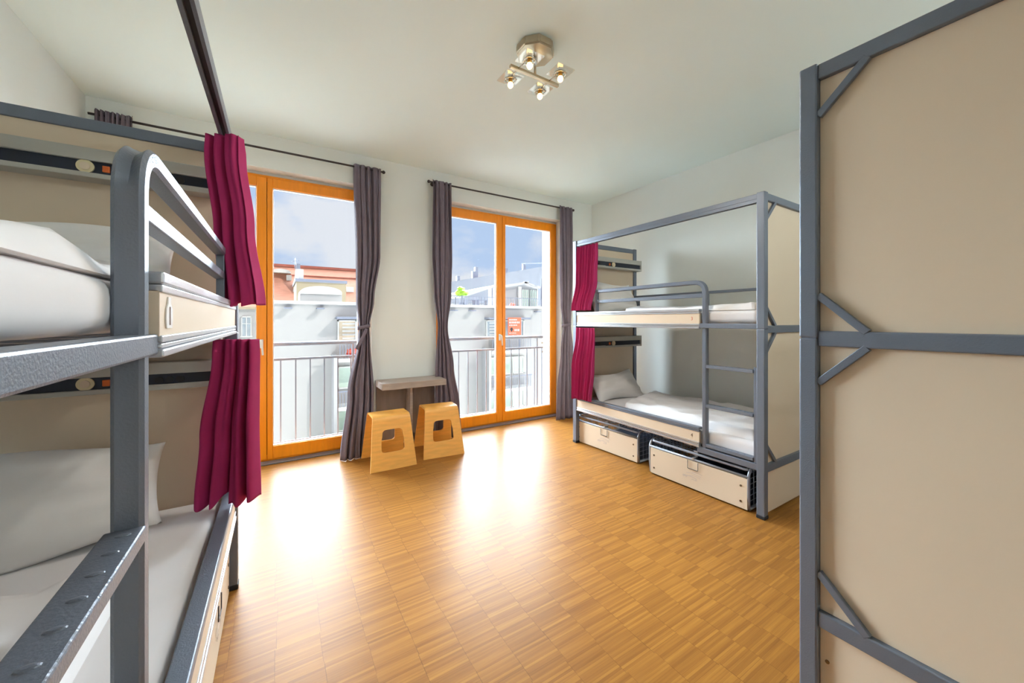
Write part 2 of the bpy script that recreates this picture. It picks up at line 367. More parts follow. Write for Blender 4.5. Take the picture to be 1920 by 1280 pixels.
def tieback(label, cx, cy, z, hw, tail):
    b = NB(); pts = []
    for k in range(24):
        a = 2 * PI * k / 24; pts.append((cx + (hw + .008) * math.cos(a), cy + .038 * math.sin(a), z + .012 * math.cos(a)))
    n = len(pts); rings = []
    for p in pts: rings.append((b.verts.new((p[0], p[1], p[2] + .018)), b.verts.new((p[0], p[1], p[2] - .018))))
    for i in range(n): b.faces.new((rings[i][0], rings[(i + 1) % n][0], rings[(i + 1) % n][1], rings[i][1]))
    if tail:
        P = [(cx + hw * .3, cy - .046, z - .02), (cx - hw * .3, cy - .06, z - .09), (cx - hw * 1.5, cy - .062, z - .21)]
        for p, q in zip(P, P[1:]): bar(b, p, q, .028, .006, (0, 1, 0), .002)
    tag(obj('curtain_tieback', b, 'brown_cloth', smooth=True, solid=.004), label, 'tieback')
tieback('fabric tieback with hanging tail on the curtain left of the pier', .715, 3.905, 1.235, .050, True)
tieback('fabric tieback on the taupe curtain beside the far bunk', 3.278, 3.905, 1.24, .066, False)

# ------------------------------------------------------------------ wall table
t = thing('wall_table', 'narrow grey wood-look table fixed to the pier between the windows', 'table', (1.165, 4.0, 0))
def wt(n_, b, m): bmesh.ops.translate(b, verts=b.verts, vec=(-1.165, -4.0, 0)); return obj(n_, b, m, t)
wt('tabletop', box(NB(), .845, 1.490, 3.70, 4.010, .628, .690, .003), 'grey_oak')
wt('back_board', box(NB(), .850, 1.470, 3.992, 4.012, .02, .628, .002), 'dark_oak')
wt('support_panel', box(NB(), 1.155, 1.182, 3.845, 3.991, .02, .628, .002), 'grey_oak')

# ------------------------------------------------------------------ stools
def stool(label, loc, rz, group='bent plywood stools'):
    t = thing('plywood_stool', label, 'stool', loc, rz, group); H = .452; T = .016
    # profile in local y (front = -y): front leg bottom -> seat -> rear leg bottom
    prof = fillet([(0, -.215, 0), (0, -.118, H), (0, .118, H), (0, .215, 0)], .045, 7)
    P = []
    for a, c in zip(prof, prof[1:]):
        k = max(1, int((c - a).length / .0095))
        for j in range(k): P.append(a.lerp(c, j / k))
    P.append(prof[-1])
    bm = NB(); nu = 44; cols = []
    def hw(z): return .200 - (.200 - .163) * (z / H)
    def inhole(x, z, w):   # rounded square hole
        hx, hz = abs(x), abs(z - .238); A, Bz = .104 - (z - .16) * .10, .092
        if hx > A or hz > Bz: return False
        r = .028
        if hx > A - r and hz > Bz - r: return (hx - A + r) ** 2 + (hz - Bz + r) ** 2 < r * r
        return True
    for p in P:
        foot = 0.0
        cols.append([bm.verts.new((-hw(p.z) + 2 * hw(p.z) * i / nu, p.y, p.z)) for i in range(nu + 1)])
    for j in range(len(P) - 1):
        for i in range(nu):
            f = (cols[j][i], cols[j][i + 1], cols[j + 1][i + 1], cols[j + 1][i]); c = sum((v.co for v in f), Vector()) / 4
            if c.z < .40 and inhole(c.x, c.z, 0): continue
            bm.faces.new(f)
    loose = [v for v in bm.verts if not v.link_faces]; bmesh.ops.delete(bm, geom=loose, context='VERTS')
    # round the staircase of the hole by smoothing boundary verts inside the hole
    for _ in range(5):
        nv = {}
        for v in bm.verts:
            if v.is_boundary and .05 < v.co.z < .40 and abs(v.co.x) < .14:
                nb = [e.other_vert(v) for e in v.link_edges if e.is_boundary]
                if len(nb) == 2: nv[v] = v.co * .5 + (nb[0].co + nb[1].co) * .25
        for v, c in nv.items(): v.co = c
    obj('shell', bm, 'plywood_face', t, smooth=False, solid=T)
    t.children[0].modifiers['thickness'].offset = -1
    b = NB()
    for s in (-1, 1): box(b, -.12, .12, s * .208 - .004, s * .208 + .004, .004, .010, .001)
    return t
stool('orange plywood stool standing left, in front of the tied curtain', (.866, 3.560, 0.0005), 0.0)
stool('orange plywood stool standing right, in front of the table support', (1.368, 3.607, 0.0005), -0.085)

# ------------------------------------------------------------------ bunk beds
BL, BW = 1.87, 0.95
def bunk(label, loc, rz, mir, nums, near=0.0, group='grey steel bunk beds'):
    root = thing('bunk_bed', label, 'bunk bed', loc, rz, group); sg = -1 if mir else 1
    def O(n_, b, m='grey_steel', p=None, **k):
        if mir: bmesh.ops.scale(b, verts=b.verts, vec=(-1, 1, 1))
        return obj(n_, b, m, p or root, **k)
    P = .05
    for x in (0, BW - P):
        for y in (near, BL - P):
            b = NB(); box(b, x, x + P, y, y + P, .022, 1.2405, .005); box(b, x, x + P, y, y + P, 1.2425, 2.140, .005)
            box(b, x + .004, x + P - .004, y + .004, y + P - .004, 1.2, 1.3)
            po = O('post', b)
            O('foot_cap', box(NB(), x - .002, x + P + .002, y - .002, y + P + .002, 0.0005, .024, .004), 'rubber', po)
    for y in (near + .006, BL - .044):
        for z0, z1 in ((2.088, 2.136), (1.215, 1.264), (.298, .349)):
            O('end_rail', box(NB(), P, BW - P, y, y + .038, z0, z1, .004))
    yp = (near + .024, near + .038), (BL - .036, BL - .022)
    for k, (ya, yb) in enumerate(yp):
        for z0, z1 in ((1.264, 2.088), (.349, 1.215)) + (((.018, .298),) if k == 0 else ()):
            pn = O('end_panel', box(NB(), P + .001, BW - P - .001, ya, yb, z0 + .001, z1 - .001), 'cream_board')
            if z0 < .1:
                for zz in (.10, .19):
                    for xx in (P + .02, BW - P - .02):
                        b = NB(); cyl(b, (xx, ya - .001, zz), .006, .004, 'y', 10); O('screw', b, 'screw_steel', pn)
    # corner braces on the foot end
    for x, s in ((P, 1), (BW - P, -1)):
        for (za, zb, d) in ((1.968, 2.092, 0), (1.382, 1.262, 0), (1.095, 1.217, 0), (.475, .347, 0)):
            b = NB(); bar(b, (x, near + .013, za), (x + s * .122, near + .013, zb), .016, .022, (0, 0, 1), .002); O('corner_brace', b)
    # long rails
    for z0, z1 in ((1.240, 1.276), (.305, .349)):
        O('side_rail', box(NB(), .012, .050, near + P, BL - P if z0 > 1 else .470, z0, z1, .004)); O('side_rail', box(NB(), BW - .050, BW - .012, near + P, BL - P, z0, z1, .004))
        b = NB()
        for k in range(9): y = .15 + k * .195; box(b, .05, BW - .05, y, y + .055, z1 - .030, z1 - .016)
        O('slats', b, 'grey_steel')
    tr = O('top_rail', box(NB(), .010, .044, near + P, BL - P, 2.100, 2.136, .004))
    b = NB(); box(b, .008, .018, near + P, BL - P, 2.078, 2.100); box(b, .034, .046, near + P, BL - P, 2.078, 2.100); box(b, .018, .034, near + P, BL - P, 2.094, 2.0995); O('curtain_track', b, 'grey_steel', tr)
    O('track_slot', box(NB(), .0185, .0335, near + P, BL - P, 2.090, 2.0935), 'black_plastic', tr)
    gb = O('back_guard', box(NB(), BW - .045, BW - .020, near + P, BL - P, 1.560, 1.586, .003))
    for y in (P + .02, .92, BL - P - .06): O('bracket', box(NB(), BW - .048, BW - .016, y, y + .035, 1.264, 1.560), 'grey_steel', gb)
    # side boards
    ys0, ys1 = .452, BL - P
    for k, z in enumerate((1.235, .345)):
        sb = O('side_board', box(NB(), .010, .028, ys0, ys1, z + .035, z + .118, .001), 'cream_board')
        b = NB(); box(b, .004, .050, ys0, ys1, z + .128, z + .150, .004); box(b, .006, .030, ys0, ys1, z + .114, z + .127, .002); O('edge_trim', b, 'silver_trim' if k == 0 else 'grey_steel', sb)
        b = NB(); box(b, .004, .034, ys0, ys1, z + .000, z + .014, .003); box(b, .007, .034, ys0, ys1, z + .016, z + .024, .002); box(b, .006, .03, ys0, ys1, z + .026, z + .038, .002); O('edge_trim', b, 'silver_trim', sb)
        if nums and nums[k]:
            y = ys0 + .060; b = NB()
            if k == 0 and nums[0] == '1':
                prof = [(-.020, -.028), (.020, -.028), (.025, -.012), (.022, .008), (.010, .018), (.009, .030), (-.009, .030), (-.010, .018), (-.022, .008), (-.025, -.012)]
                prism(b, [(y + u, z + .078 + v) for u, v in prof], 'x', .0075, .0095); np_ = O('number_plate', b, 'white_plastic', sb)
                O('number_mark', prism(NB(), [(y - .002, z + .056), (y + .002, z + .056), (y + .002, z + .090), (y - .002, z + .090)], 'x', .0065, .0074), 'brown_print', np_)
            else:
                Mx = Matrix.Translation((.0088, y, z + .076)) @ Matrix.Rotation(-PI / 2, 4, 'Z') @ Matrix.Rotation(PI / 2, 4, 'X')
                o = text_mesh('number_mark', nums[k], .038, 'red_print' if k == 0 else 'brown_print', sb, Mx)
    # guard rail bent down into the ladder stile
    gx0, gx1, gy = .020, .060, .405; w, th = gx1 - gx0, .034; ztop = 1.604
    path = fillet([(0, gy + th / 2, .342), (0, gy + th / 2, ztop - th / 2), (0, 1.535, ztop - th / 2)], .085, 12); bm = NB(); rings = []
    n = len(path)
    for i, p in enumerate(path):
        d = (path[min(i + 1, n - 1)] - path[max(i - 1, 0)]).normalized(); nrm = Vector((0, -d.z, d.y)); bend = max(0.0, min(1.0, 4 * d.y * d.z))
        xm = (gx0 + gx1) / 2; c = .006; q = []
        for (ax, an) in ((-w / 2, -th / 2 + c), (-w / 2, th / 2 - c), (-w / 2 + c, th / 2), (-w / 4, th / 2 - .003 * bend), (0, th / 2 - .011 * bend), (w / 4, th / 2 - .003 * bend), (w / 2 - c, th / 2), (w / 2, th / 2 - c), (w / 2, -th / 2 + c), (w / 2 - c, -th / 2), (-w / 2 + c, -th / 2)):
            q.append(bm.verts.new((xm + ax, p.y + nrm.y * an, p.z + nrm.z * an)))
        rings.append(q)
    m_ = len(rings[0])
    for A, B in zip(rings, rings[1:]):
        for k in range(m_): bm.faces.new((A[k], A[(k + 1) % m_], B[(k + 1) % m_], B[k]))
    bm.faces.new(rings[0]); bm.faces.new(rings[-1][::-1])
    g = O('guard_rail', bm, smooth=True); mdn = g.modifiers.new('edges', 'EDGE_SPLIT'); mdn.split_angle = math.radians(32)
    b = NB(); cyl(b, (gx0 - .001, gy + .017, 1.262), .0055, .004, 'x', 10); O('bolt', b, 'screw_steel', g)
    O('joint_line', box(NB(), gx0 - .0004, gx1 + .0004, gy - .0004, gy + th + .0004, 1.2405, 1.2420), 'black_plastic', g)
    O('guard_middle_rail', box(NB(), gx0 + .004, gx1 - .004, gy + th, 1.535, 1.470, 1.500, .003))
    O('guard_upright', box(NB(), gx0 + .004, gx1 - .008, 1.535, 1.560, 1.386, 1.604, .003))
    # ladder: second stile and three treads
    O('ladder_stile', box(NB(), gx0 + .004, gx1 - .002, near + P + .004, near + P + .028, .345, .985, .003))
    for zt in (.968, .675, .382):
        b = NB(); box(b, gx0 - .004, gx1 + .006, near + P + .028, gy, zt - .024, zt, .003)
        for y in [near + P + .05 + (.042 - near * .12) * i for i in range(8)]: ball(b, (gx0 + .018, y, zt), .010, (1.0, .55, .22), 10)
        O('ladder_rung', b)
    # head shelves with lamp and sockets
    ya, yb = BL - .125, BL - .036
    for z in (1.872, 1.000):
        b = NB(); box(b, .050, BW - .02, ya, yb, z + .068, z + .118, .003); box(b, .050, BW - .02, ya, yb, z, z + .020, .003)
        sh = O('head_shelf', b, 'shelf_metal')
        O('recess_panel', box(NB(), .055, BW - .025, ya + .012, yb, z + .020, z + .068), 'navy_strip', sh)
        O('end_cap', box(NB(), BW - .02, BW - .008, ya - .003, yb, z - .002, z + .120, .002), 'shelf_metal', sh)
        b = NB(); cyl(b, (.49, ya + .010, z + .044), .026, .010, 'y', 24); rl = O('reading_lamp', b, 'lamp_disc', sh)
        b = NB(); cyl(b, (.49, ya + .0035, z + .044), .015, .004, 'y', 20); O('lamp_centre', b, 'cream_board', rl)
        O('switch', box(NB(), .420, .442, ya + .006, ya + .014, z + .030, z + .056, .002), 'orange_plastic', sh)
        for x in (.20, .235, .27): O('socket', cyl(NB(), (x, ya + .008, z + .042), .014, .010, 'y', 14), 'black_plastic', sh)
        b = NB(); box(b, .10, .36, ya + .001, ya + .012, z + .018, z + .024); O('book_lip', b, 'shelf_metal', sh)
    b = NB(); box(b, .055, .078, BL - .150, BL - .062, 1.165, 1.222, .003); cyl(b, (.045, BL - .115, 1.205), .006, .02, 'x', 10); O('curtain_holder', b, 'white_plastic')
    return root
RB = (2.68, 1.217); LB = (-0.165, 0.430)
bunk('grey steel bunk bed against the right wall, seen whole beside the right window', (RB[0], RB[1], 0), 0, False, ('3', '4'))
bunk('grey steel bunk bed along the left wall, its ladder stile close in the foreground', (LB[0], LB[1], 0), 0, True, ('1', '2'), near=-.085)
bunk('near right bunk bed seen end-on, tall cream end panels filling the right edge', (1.495, -0.377, 0), -PI / 2, True, None)

# ------------------------------------------------------------------ bedding
def mattress(label, X0, Y0, sgn, z0, z1):
    x0, x1 = .060, .885; b = NB(); cx = X0 + sgn * (x0 + x1) / 2
    box(b, -(x1 - x0) / 2, (x1 - x0) / 2, -(1.74) / 2, 1.74 / 2, 0, z1 - z0, .035, 5)
    o = obj('mattress', b, 'bed_sheet', smooth=True); o.location = (cx, Y0 + .935, z0); return tag(o, label, 'mattress', 'bunk mattresses')
mattress('white sheeted mattress on the upper deck of the left bunk', LB[0], LB[1], -1, 1.277, 1.371)
mattress('white sheeted mattress on the lower deck of the left bunk', LB[0], LB[1], -1, .351, .470)
mattress('white sheeted mattress on the upper deck of the right-wall bunk', RB[0], RB[1], 1, 1.277, 1.371)
mattress('white sheeted mattress on the lower deck of the right-wall bunk', RB[0], RB[1], 1, .351, .470)

def pillow(label, c, w, h, t, tilt, rz, seed, squash=1.0):
    bm = NB(); n, m = 34, 26; top, bot = [], []
    def pos(u, v, s):
        fu, fv = abs(u), abs(v); prof = max(0, (1 - fu ** 2.6)) ** .55 * max(0, (1 - fv ** 2.4)) ** .55
        wr = noise.noise(Vector((u * 1.8 + seed, v * 3.0, seed * 2.1))) * .026 + .015 * math.sin(9 * v + 5 * u * v + 3 * noise.noise(Vector((u * 1.5, v, seed)))) * (fu ** 1.5)
        ed = 1 - .07 * (1 - fu ** 2) * (fv ** 6) - .0; ex = 1 - .06 * (1 - fv ** 2) * (fu ** 6)
        return Vector((u * w / 2 * ex, v * h / 2 * ed + .03 * math.sin(u * 2.2 + seed) * v * fv, s * (prof * t / 2 + wr * prof)))
    for s, G in ((1, top), (-1, bot)):
        for j in range(m + 1):
            row = []
            for i in range(n + 1):
                u, v = -1 + 2 * i / n, -1 + 2 * j / m
                u = math.sin(u * PI / 2) * .35 + u * .65; v = math.sin(v * PI / 2) * .35 + v * .65
                row.append(bm.verts.new(pos(u, v, s)))
            G.append(row)
    for G in (top, bot):
        for j in range(m):
            for i in range(n): bm.faces.new((G[j][i], G[j][i + 1], G[j + 1][i + 1], G[j + 1][i]))
    bmesh.ops.remove_doubles(bm, verts=bm.verts, dist=.0005)
    o = obj('pillow', bm, 'pillow_cotton', smooth=True)
    o.rotation_euler = (tilt, 0, rz); o.location = c; return tag(o, label, 'pillow', 'white pillows')
pillow('white pillow leaning at the head of the upper left bunk', (-.69, 2.075, 1.515), .66, .31, .13, math.radians(66), .03, 1.0)
pillow('large white pillow at the head of the lower left bunk, behind the ladder stile', (-.755, 2.030, .640), .72, .38, .19, math.radians(60), .12, 2.3)
pillow('white pillow at the head of the upper right-wall bunk', (3.09, 2.91, 1.545), .66, .38, .14, math.radians(62), -.05, 3.7)
pillow('crumpled white pillow at the head of the lower right-wall bunk', (3.10, 2.87, .590), .64, .34, .17, math.radians(52), -.06, 5.2)

def duvet(label, x0, x1, y0, y1, z, th, seed, wr=.018, taper=0.0, skew=0.0):
    bm = NB(); nx, ny = 50, 80; g = []; cx, cy = (x0 + x1) / 2, (y0 + y1) / 2
    for j in range(ny + 1):
        row = []
        for i in range(nx + 1):
            u, v = i / nx, j / ny; ed = min(u, 1 - u) * (x1 - x0); ev = min(v, 1 - v) * (y1 - y0); d = min(ed, ev)
            pr = min(1, d / .045); pr = math.sqrt(max(0, 1 - (1 - pr) ** 2))
            x = x0 + u * (x1 - x0); y = y0 + v * (y1 - y0) + skew * (u - .5) * v
            p = Vector((x * 3.1, y * 2.2, seed)); w = noise.noise(p) * .9 + .6 * (1 - abs(noise.noise(Vector((x * 5 + y * 3, y * 4 - x * 3, seed + 4)))) * 2.4) + .35 * noise.noise(Vector((x * 12, y * 9, seed))) + .45 * math.sin(26 * (x + .35 * y) + 9 * noise.noise(Vector((x * 1.6, y * 1.6, seed)))) * max(0, noise.noise(Vector((x * 2, y * 2, seed + 6))) + .35)
            x += .010 * noise.noise(Vector((x * 6, y * 6, seed + 1))) * pr; y += .02 * noise.noise(Vector((x * 5, 1, seed + 2))) * (1 if 0 < v < 1 else .6)
            row.append(bm.verts.new((x - cx, y - cy, pr * (th * (1 - taper * (1 - v)) + wr * 1.15 * w))))
        g.append(row)
    for j in range(ny):
        for i in range(nx): bm.faces.new((g[j][i], g[j][i + 1], g[j + 1][i + 1], g[j + 1][i]))
    for v in bm.verts: v.co.z = max(v.co.z, 0.0005)
    edge = [e for e in bm.edges if e.is_boundary]; r = bmesh.ops.extrude_edge_only(bm, edges=edge); vs = [v for v in r['geom'] if isinstance(v, bmesh.types.BMVert)]
    for v in vs: v.co.z = -.0005
    bmesh.ops.holes_fill(bm, edges=[e for e in bm.edges if e.is_boundary], sides=0)
    o = obj('duvet', bm, 'duvet_cotton', smooth=True); o.location = (cx, cy, z + .001); return tag(o, label, 'duvet', 'white duvets')
duvet('rumpled white duvet on the upper deck of the left bunk', -1.03, -.232, .52, 1.35, 1.371, .040, 1.2, .020)
duvet('crumpled white duvet on the lower deck of the left bunk, under the ladder rung', -1.03, -.40, .52, 1.68, .470, .060, 4.7, .022)
duvet('white duvet spread on the upper deck of the right-wall bunk', 2.755, 3.54, 1.31, 2.45, 1.371, .042, 7.7, .016)
duvet('white duvet spread on the lower deck of the right-wall bunk', 2.78, 3.54, 1.32, 2.60, .470, .058, 9.1, .018, 0, .25)

# ------------------------------------------------------------------ maroon bed curtains
Q = PI / 2
A1, A2 = math.radians(-36), math.radians(-19)
tag(cloth('bed_curtain', 'maroon_cloth', [(2.072, -.196, 1.99, .078, A1, .034), (2.0, -.194, 1.99, .078, A1, .042), (1.7, -.166, 2.00, .082, A1, .042), (1.37, -.140, 2.01, .098, A1, .050)], 3.5, seed=5, jag=.03),
    'maroon curtain on the upper deck of the left bunk', 'curtain', 'maroon bunk curtains')
tag(cloth('bed_curtain', 'maroon_cloth', [(1.215, -.155, 2.08, .078, A2, .034), (1.15, -.155, 2.08, .080, A2, .040), (.8, -.178, 2.06, .100, A2, .044), (.515, -.186, 2.05, .112, A2, .050)], 3.5, seed=8, jag=.05),
    'maroon curtain hanging over the lower deck of the left bunk', 'curtain', 'maroon bunk curtains')
tag(cloth('bed_curtain', 'maroon_cloth', [(2.072, 2.706, 2.885, .145, Q, .026), (2.0, 2.704, 2.885, .145, Q, .034), (1.7, 2.695, 2.89, .135, Q, .034), (1.40, 2.66, 2.94, .135, Q, .020)], 6.5, seed=13),
    'maroon curtain on the upper deck of the right-wall bunk', 'curtain', 'maroon bunk curtains')
tag(cloth('bed_curtain', 'maroon_cloth', [(1.222, 2.662, 2.885, .135, Q, .014), (1.15, 2.658, 2.88, .14, Q, .018), (.8, 2.640, 2.90, .16, Q, .034), (.49, 2.632, 2.91, .140, Q, .034)], 6.5, seed=17, jag=.03),
    'maroon curtain hanging over the lower deck of the right-wall bunk', 'curtain', 'maroon bunk curtains')

# ------------------------------------------------------------------ storage baskets under the beds
def basket(label, loc, rz, mir, detail=True):
    """local: front face at x=0 looking to -x, length along y centred, depth to +x"""
    t = thing('storage_basket', label, 'basket', loc, rz, 'lockable under-bed baskets'); Lh, Dp, H = .392, .70, .285
    def O(n_, b, m='mesh_wire', p=None, **k):
        if mir: bmesh.ops.scale(b, verts=b.verts, vec=(-1, 1, 1))
        return obj(n_, b, m, p or t, **k)
    fp = O('front_panel', box(NB(), 0, .012, -Lh + .004, Lh - .010, .012, .222, .001), 'cream_board')
    for y in (-Lh + .045, Lh - .045):
        for z in (.06, .165):
            b = NB(); cyl(b, (-.001, y, z), .007, .004, 'x', 10); O('screw', b, 'screw_steel', fp)
    b = NB()
    for y in (-Lh, Lh): tube(b, fillet([(.02, y, .014), (.008, y, .10), (.008, y, .245), (.04, y, H), (Dp, y, H), (Dp, y, .014), (.02, y, .014)], .03, 4), .0095, 8)
    tube(b, [(.008, -Lh, .233), (.008, Lh, .233)], .0095, 8); tube(b, fillet([(.05, -Lh + .012, H - .004), (.028, -Lh + .022, H - .010), (.028, Lh - .022, H - .010), (.05, Lh - .012, H - .004)], .01), .0105, 8)
    tube(b, [(Dp, -Lh, H), (Dp, Lh, H)], .008); tube(b, [(Dp, -Lh, .014), (Dp, Lh, .014)], .008)
    O('tube_frame', b, 'basket_tube', smooth=True)
    for s in (-Lh, Lh):
        b = NB()
        for k in range(13): x = .03 + k * .052; tube(b, [(x, s, .02), (x, s, H - .01)], .0024, 4)
        for k in range(7): z = .03 + k * .038; tube(b, [(.012, s, z), (Dp, s, z)], .0024, 4)
        O('side_mesh', b)
    b = NB()
    for k in range(13): x = .06 + k * .05; tube(b, [(x, -Lh, H), (x, Lh, H)], .0024, 4)
    for k in range(21): y = -Lh + .038 * k + .01; tube(b, [(.05, y, H + .002), (Dp, y, H + .002)], .0024, 4)
    O('lid_mesh', b)
    b = NB(); box(b, .03, Dp - .01, -Lh + .014, Lh - .014, .016, .022); box(b, .016, .020, -Lh + .014, Lh - .014, .016, .21); box(b, Dp - .014, Dp - .010, -Lh + .014, Lh - .014, .016, .25)
    O('liner', b, 'navy_strip')
    b = NB(); box(b, .034, .060, -.016, .016, H - .030, H + .009, .003); box(b, -.004, .050, -.010, .010, .238, .250, .002); O('latch', b, 'silver_trim')
    b = NB(); tube(b, fillet([(-.006, -.042, .222), (-.006, -.042, .160), (-.006, .042, .160), (-.006, .042, .222)], .008), .0024, 6); O('handle_ring', b, 'dark_rod', smooth=True)
    # faint printed emblem: arcs, a ribbon and small marks
    b = NB()
    for k, (y0, y1, z, h) in enumerate(((-.075, .012, .136, .005), (-.062, .055, .120, .006), (-.060, .03, .106, .004), (-.03, .075, .094, .008), (-.012, .012, .078, .006), (.05, .085, .088, .016), (-.028, -.018, .080, .008))):
        pts = [(-.0006, y0 + (y1 - y0) * i / 8, z + .008 * math.sin(PI * i / 8)) for i in range(9)]
        for p, q in zip(pts, pts[1:]): bar(b, p, q, .0006, h, (0, 0, 1))
    O('printed_emblem', b, 'faint_print', fp)
    return t
basket('under-bed basket with cream front under the window end of the right-wall bunk', (2.742, 2.692, 0.0005), math.radians(-2.6) * -1, False)
basket('under-bed basket with cream front under the ladder end of the right-wall bunk', (2.694, 1.722, 0.0005), math.radians(1.0), False)
basket('under-bed basket with cream front under the window end of the left bunk', (-.196, 1.835, 0.0005), 0, True)
basket('under-bed basket with cream front under the ladder end of the left bunk', (-.196, .935, 0.0005), 0, True)

# ------------------------------------------------------------------ ceiling light
def ceiling_light(LX, LY, label, watts, color, kind, soft):
    t = thing('ceiling_light', label, 'lamp', (LX, LY, ZC))
    def LO(n_, b, m, p=None, **k): bmesh.ops.translate(b, verts=b.verts, vec=(-LX, -LY, -ZC)); return obj(n_, b, m, p or t, **k)
    b = NB(); pr = []
    for k in range(8):
        a = PI / 8 + k * PI / 4; pr.append((LX + .118 * math.cos(a) - .02, LY + .118 * math.sin(a) - .03))
    prism(b, pr, 'z', ZC - .055, ZC - .0005); bmesh.ops.bevel(b, geom=b.edges[:], offset=.008, segments=3, affect='EDGES'); LO('base', b, 'lamp_base')
    LO('stem', tube(NB(), [(LX, LY, ZC - .055), (LX, LY, ZC - .155)], .008, 10), 'lamp_base', smooth=True)
    LO('bar', box(NB(), LX - .180, LX + .180, LY - .010, LY + .010, ZC - .166, ZC - .146, .003), 'lamp_base')
    for sx in (-1, 1):
        for sy in (-1, 1):
            cx, cy, cz = LX + sx * .113, LY + sy * .105, ZC - .150
            b = NB(); box(b, cx - .062, cx + .062, cy - .062, cy + .062, cz - .003, cz + .003, .001); gp = LO('glass_plate', b, 'lamp_glass')
            LO('arm', tube(NB(), [(cx - .012, LY, cz - .004), (cx - .012, cy - sy * .03, cz - .008)], .0035, 6), 'chrome', smooth=True)
            b = NB(); pts = [(cx + .034 * math.cos(a), cy + .034 * math.sin(a), cz - .010) for a in [2 * PI * k / 20 for k in range(20)]]; tube(b, pts, .0045, 8, closed=True)
            for a in (PI / 4, 3 * PI / 4, 5 * PI / 4, 7 * PI / 4): tube(b, [(cx + .012 * math.cos(a), cy + .012 * math.sin(a), cz - .004), (cx + .042 * math.cos(a), cy + .042 * math.sin(a), cz - .012)], .0028, 6)
            LO('ring', b, 'chrome', gp, smooth=True)
            b = NB(); cyl(b, (cx, cy, cz - .012), .013, .034, 'z', 14); LO('bulb_socket', b, 'brass', gp, smooth=True)
            b = NB(); ball(b, (cx, cy, cz - .040), .017, (1, 1, 1.2)); LO('bulb', b, 'bulb_glow', gp, smooth=True)
            ld = bpy.data.lights.new('spot_glow', kind); ld.energy = watts; ld.color = color; ld.shadow_soft_size = soft
            if kind == 'SPOT': ld.spot_size = math.radians(165); ld.spot_blend = .6
            lo = bpy.data.objects.new('spot_glow', ld); COL.objects.link(lo); lo.parent = t; lo.location = (cx - LX, cy - LY, cz - ZC - .062)
ceiling_light(1.343, 1.897, 'four-spot ceiling light with square glass plates on a metal bar', BULB_W[0], BULB_C[0], 'SPOT', .03)
ceiling_light(2.5, -1.15, 'added four-spot fill light, behind the viewer at the unseen end of the room', BULB_W[1], BULB_C[1], 'POINT', .09)  # extra fixture added out of view to brighten the room

# ------------------------------------------------------------------ the courtyard and houses outside
struct('ground', box(NB(), -40, 80, YO + .2, 90, -12.4, -12), 'pavement')
FY = 27.0
hb = thing('courtyard_house', 'white rendered house across the courtyard with stacked balconies', 'building', (10, FY, -12))
def HO(n_, b, m, p=None, **k): bmesh.ops.translate(b, verts=b.verts, vec=(-10, -FY, 12)); return obj(n_, b, m, p or hb, **k)
HO('wall', box(NB(), -.75, 26, FY, FY + 9, -12, 2.30), 'render_white')
HO('parapet', box(NB(), -.80, 26, FY - .12, FY + .25, 2.30, 2.50), 'white_paint')
for x in (.53, 2.29, 11.4, 12.93, 19.2): 
    b = NB(); box(b, x - .22, x + .22, FY - .5, FY, 2.00, 2.08); HO('spout', b, 'grey_metal_out')
for x0, x1, wm in ((3.30, 6.3, 'window_tan'), (14.25, 17.9, 'window_dark')):
    bx = HO('bay', box(NB(), x0 - .12, x1 + .12, FY - .9, FY, 1.36, 1.52), 'grey_metal_out')
    for k, (z0, z1) in enumerate(((-.15, 1.30), (-3.2, -1.75), (-6.0, -4.6), (-8.9, -7.5))):
        b = NB(); m = wm if k == 0 else 'window_green'
        wf = HO('window', box(NB(), x0, x1, FY - .06, FY - .01, z0, z1), m)
        b = NB(); w = .09
        for x in (x0, x0 + (x1 - x0) * .36, x0 + (x1 - x0) * .68, x1 - w): box(b, x, x + w, FY - .12, FY - .02, z0, z1)
        box(b, x0, x1, FY - .12, FY - .02, z1 - w, z1); box(b, x0, x1, FY - .12, FY - .02, z0, z0 + w); HO('window_frame', b, 'white_paint', wf)
        if k == 0:
            b = NB()
            for q in range(5): box(b, x0 + .3, x0 + 1.1, FY - .07, FY - .05, z0 + .2 + q * .24, z0 + .3 + q * .24)
            HO('blind', b, 'white_paint', wf)
        sz = z0 - 1.10
        sl = HO('balcony_slab', box(NB(), x0 - .1, x1 + .1, FY - 1.2, FY, sz - .10, sz + .12), 'white_paint')
        b = NB(); ry = FY - 1.17; box(b, x0 - .08, x1 + .08, ry, ry + .05, sz + 1.05, sz + 1.12)
        x = x0
        while x < x1: box(b, x, x + .035, ry, ry + .03, sz + .12, sz + 1.06); x += .17
        HO('balcony_railing', b, 'grey_metal_out', sl)
    HO('corner_strip', box(NB(), x0 - .34, x0 - .14, FY - 1.2, FY, -12, -.9), 'render_grey')
# estate sign and flowers
sg_ = thing('red_sign', 'orange-red sign with white lettering on the balcony across the courtyard', 'sign', (16.35, FY - 1.03, -1.129))
OZ = 1.22
obj('board', box(NB(), -.62, .62, -.02, .02, OZ, OZ + 1.42), 'sign_red', sg_)
for x in (-.5, .5): obj('post', box(NB(), x - .03, x + .03, .02, .06, 0, OZ + .4), 'grey_metal_out', sg_)
b = NB()
for r_, (z, ws, h) in enumerate(((1.24, (.16, .10, .12, .14, .1), .10), (1.02, (.18, .14, .12, .16, .14, .12), .14), (.80, (.12, .16, .10, .14, .12), .08), (.42, (.0,), .1), (.40, (.14, .12, .16), .16), (.16, (.2, .12, .14, .12), .05))):
    x = -.52 if r_ < 4 or r_ == 5 else -.02
    for w in ws:
        if w: box(b, x, x + w * .8, -.028, -.021, OZ + z - h / 2, OZ + z + h / 2)
        x += w + .03
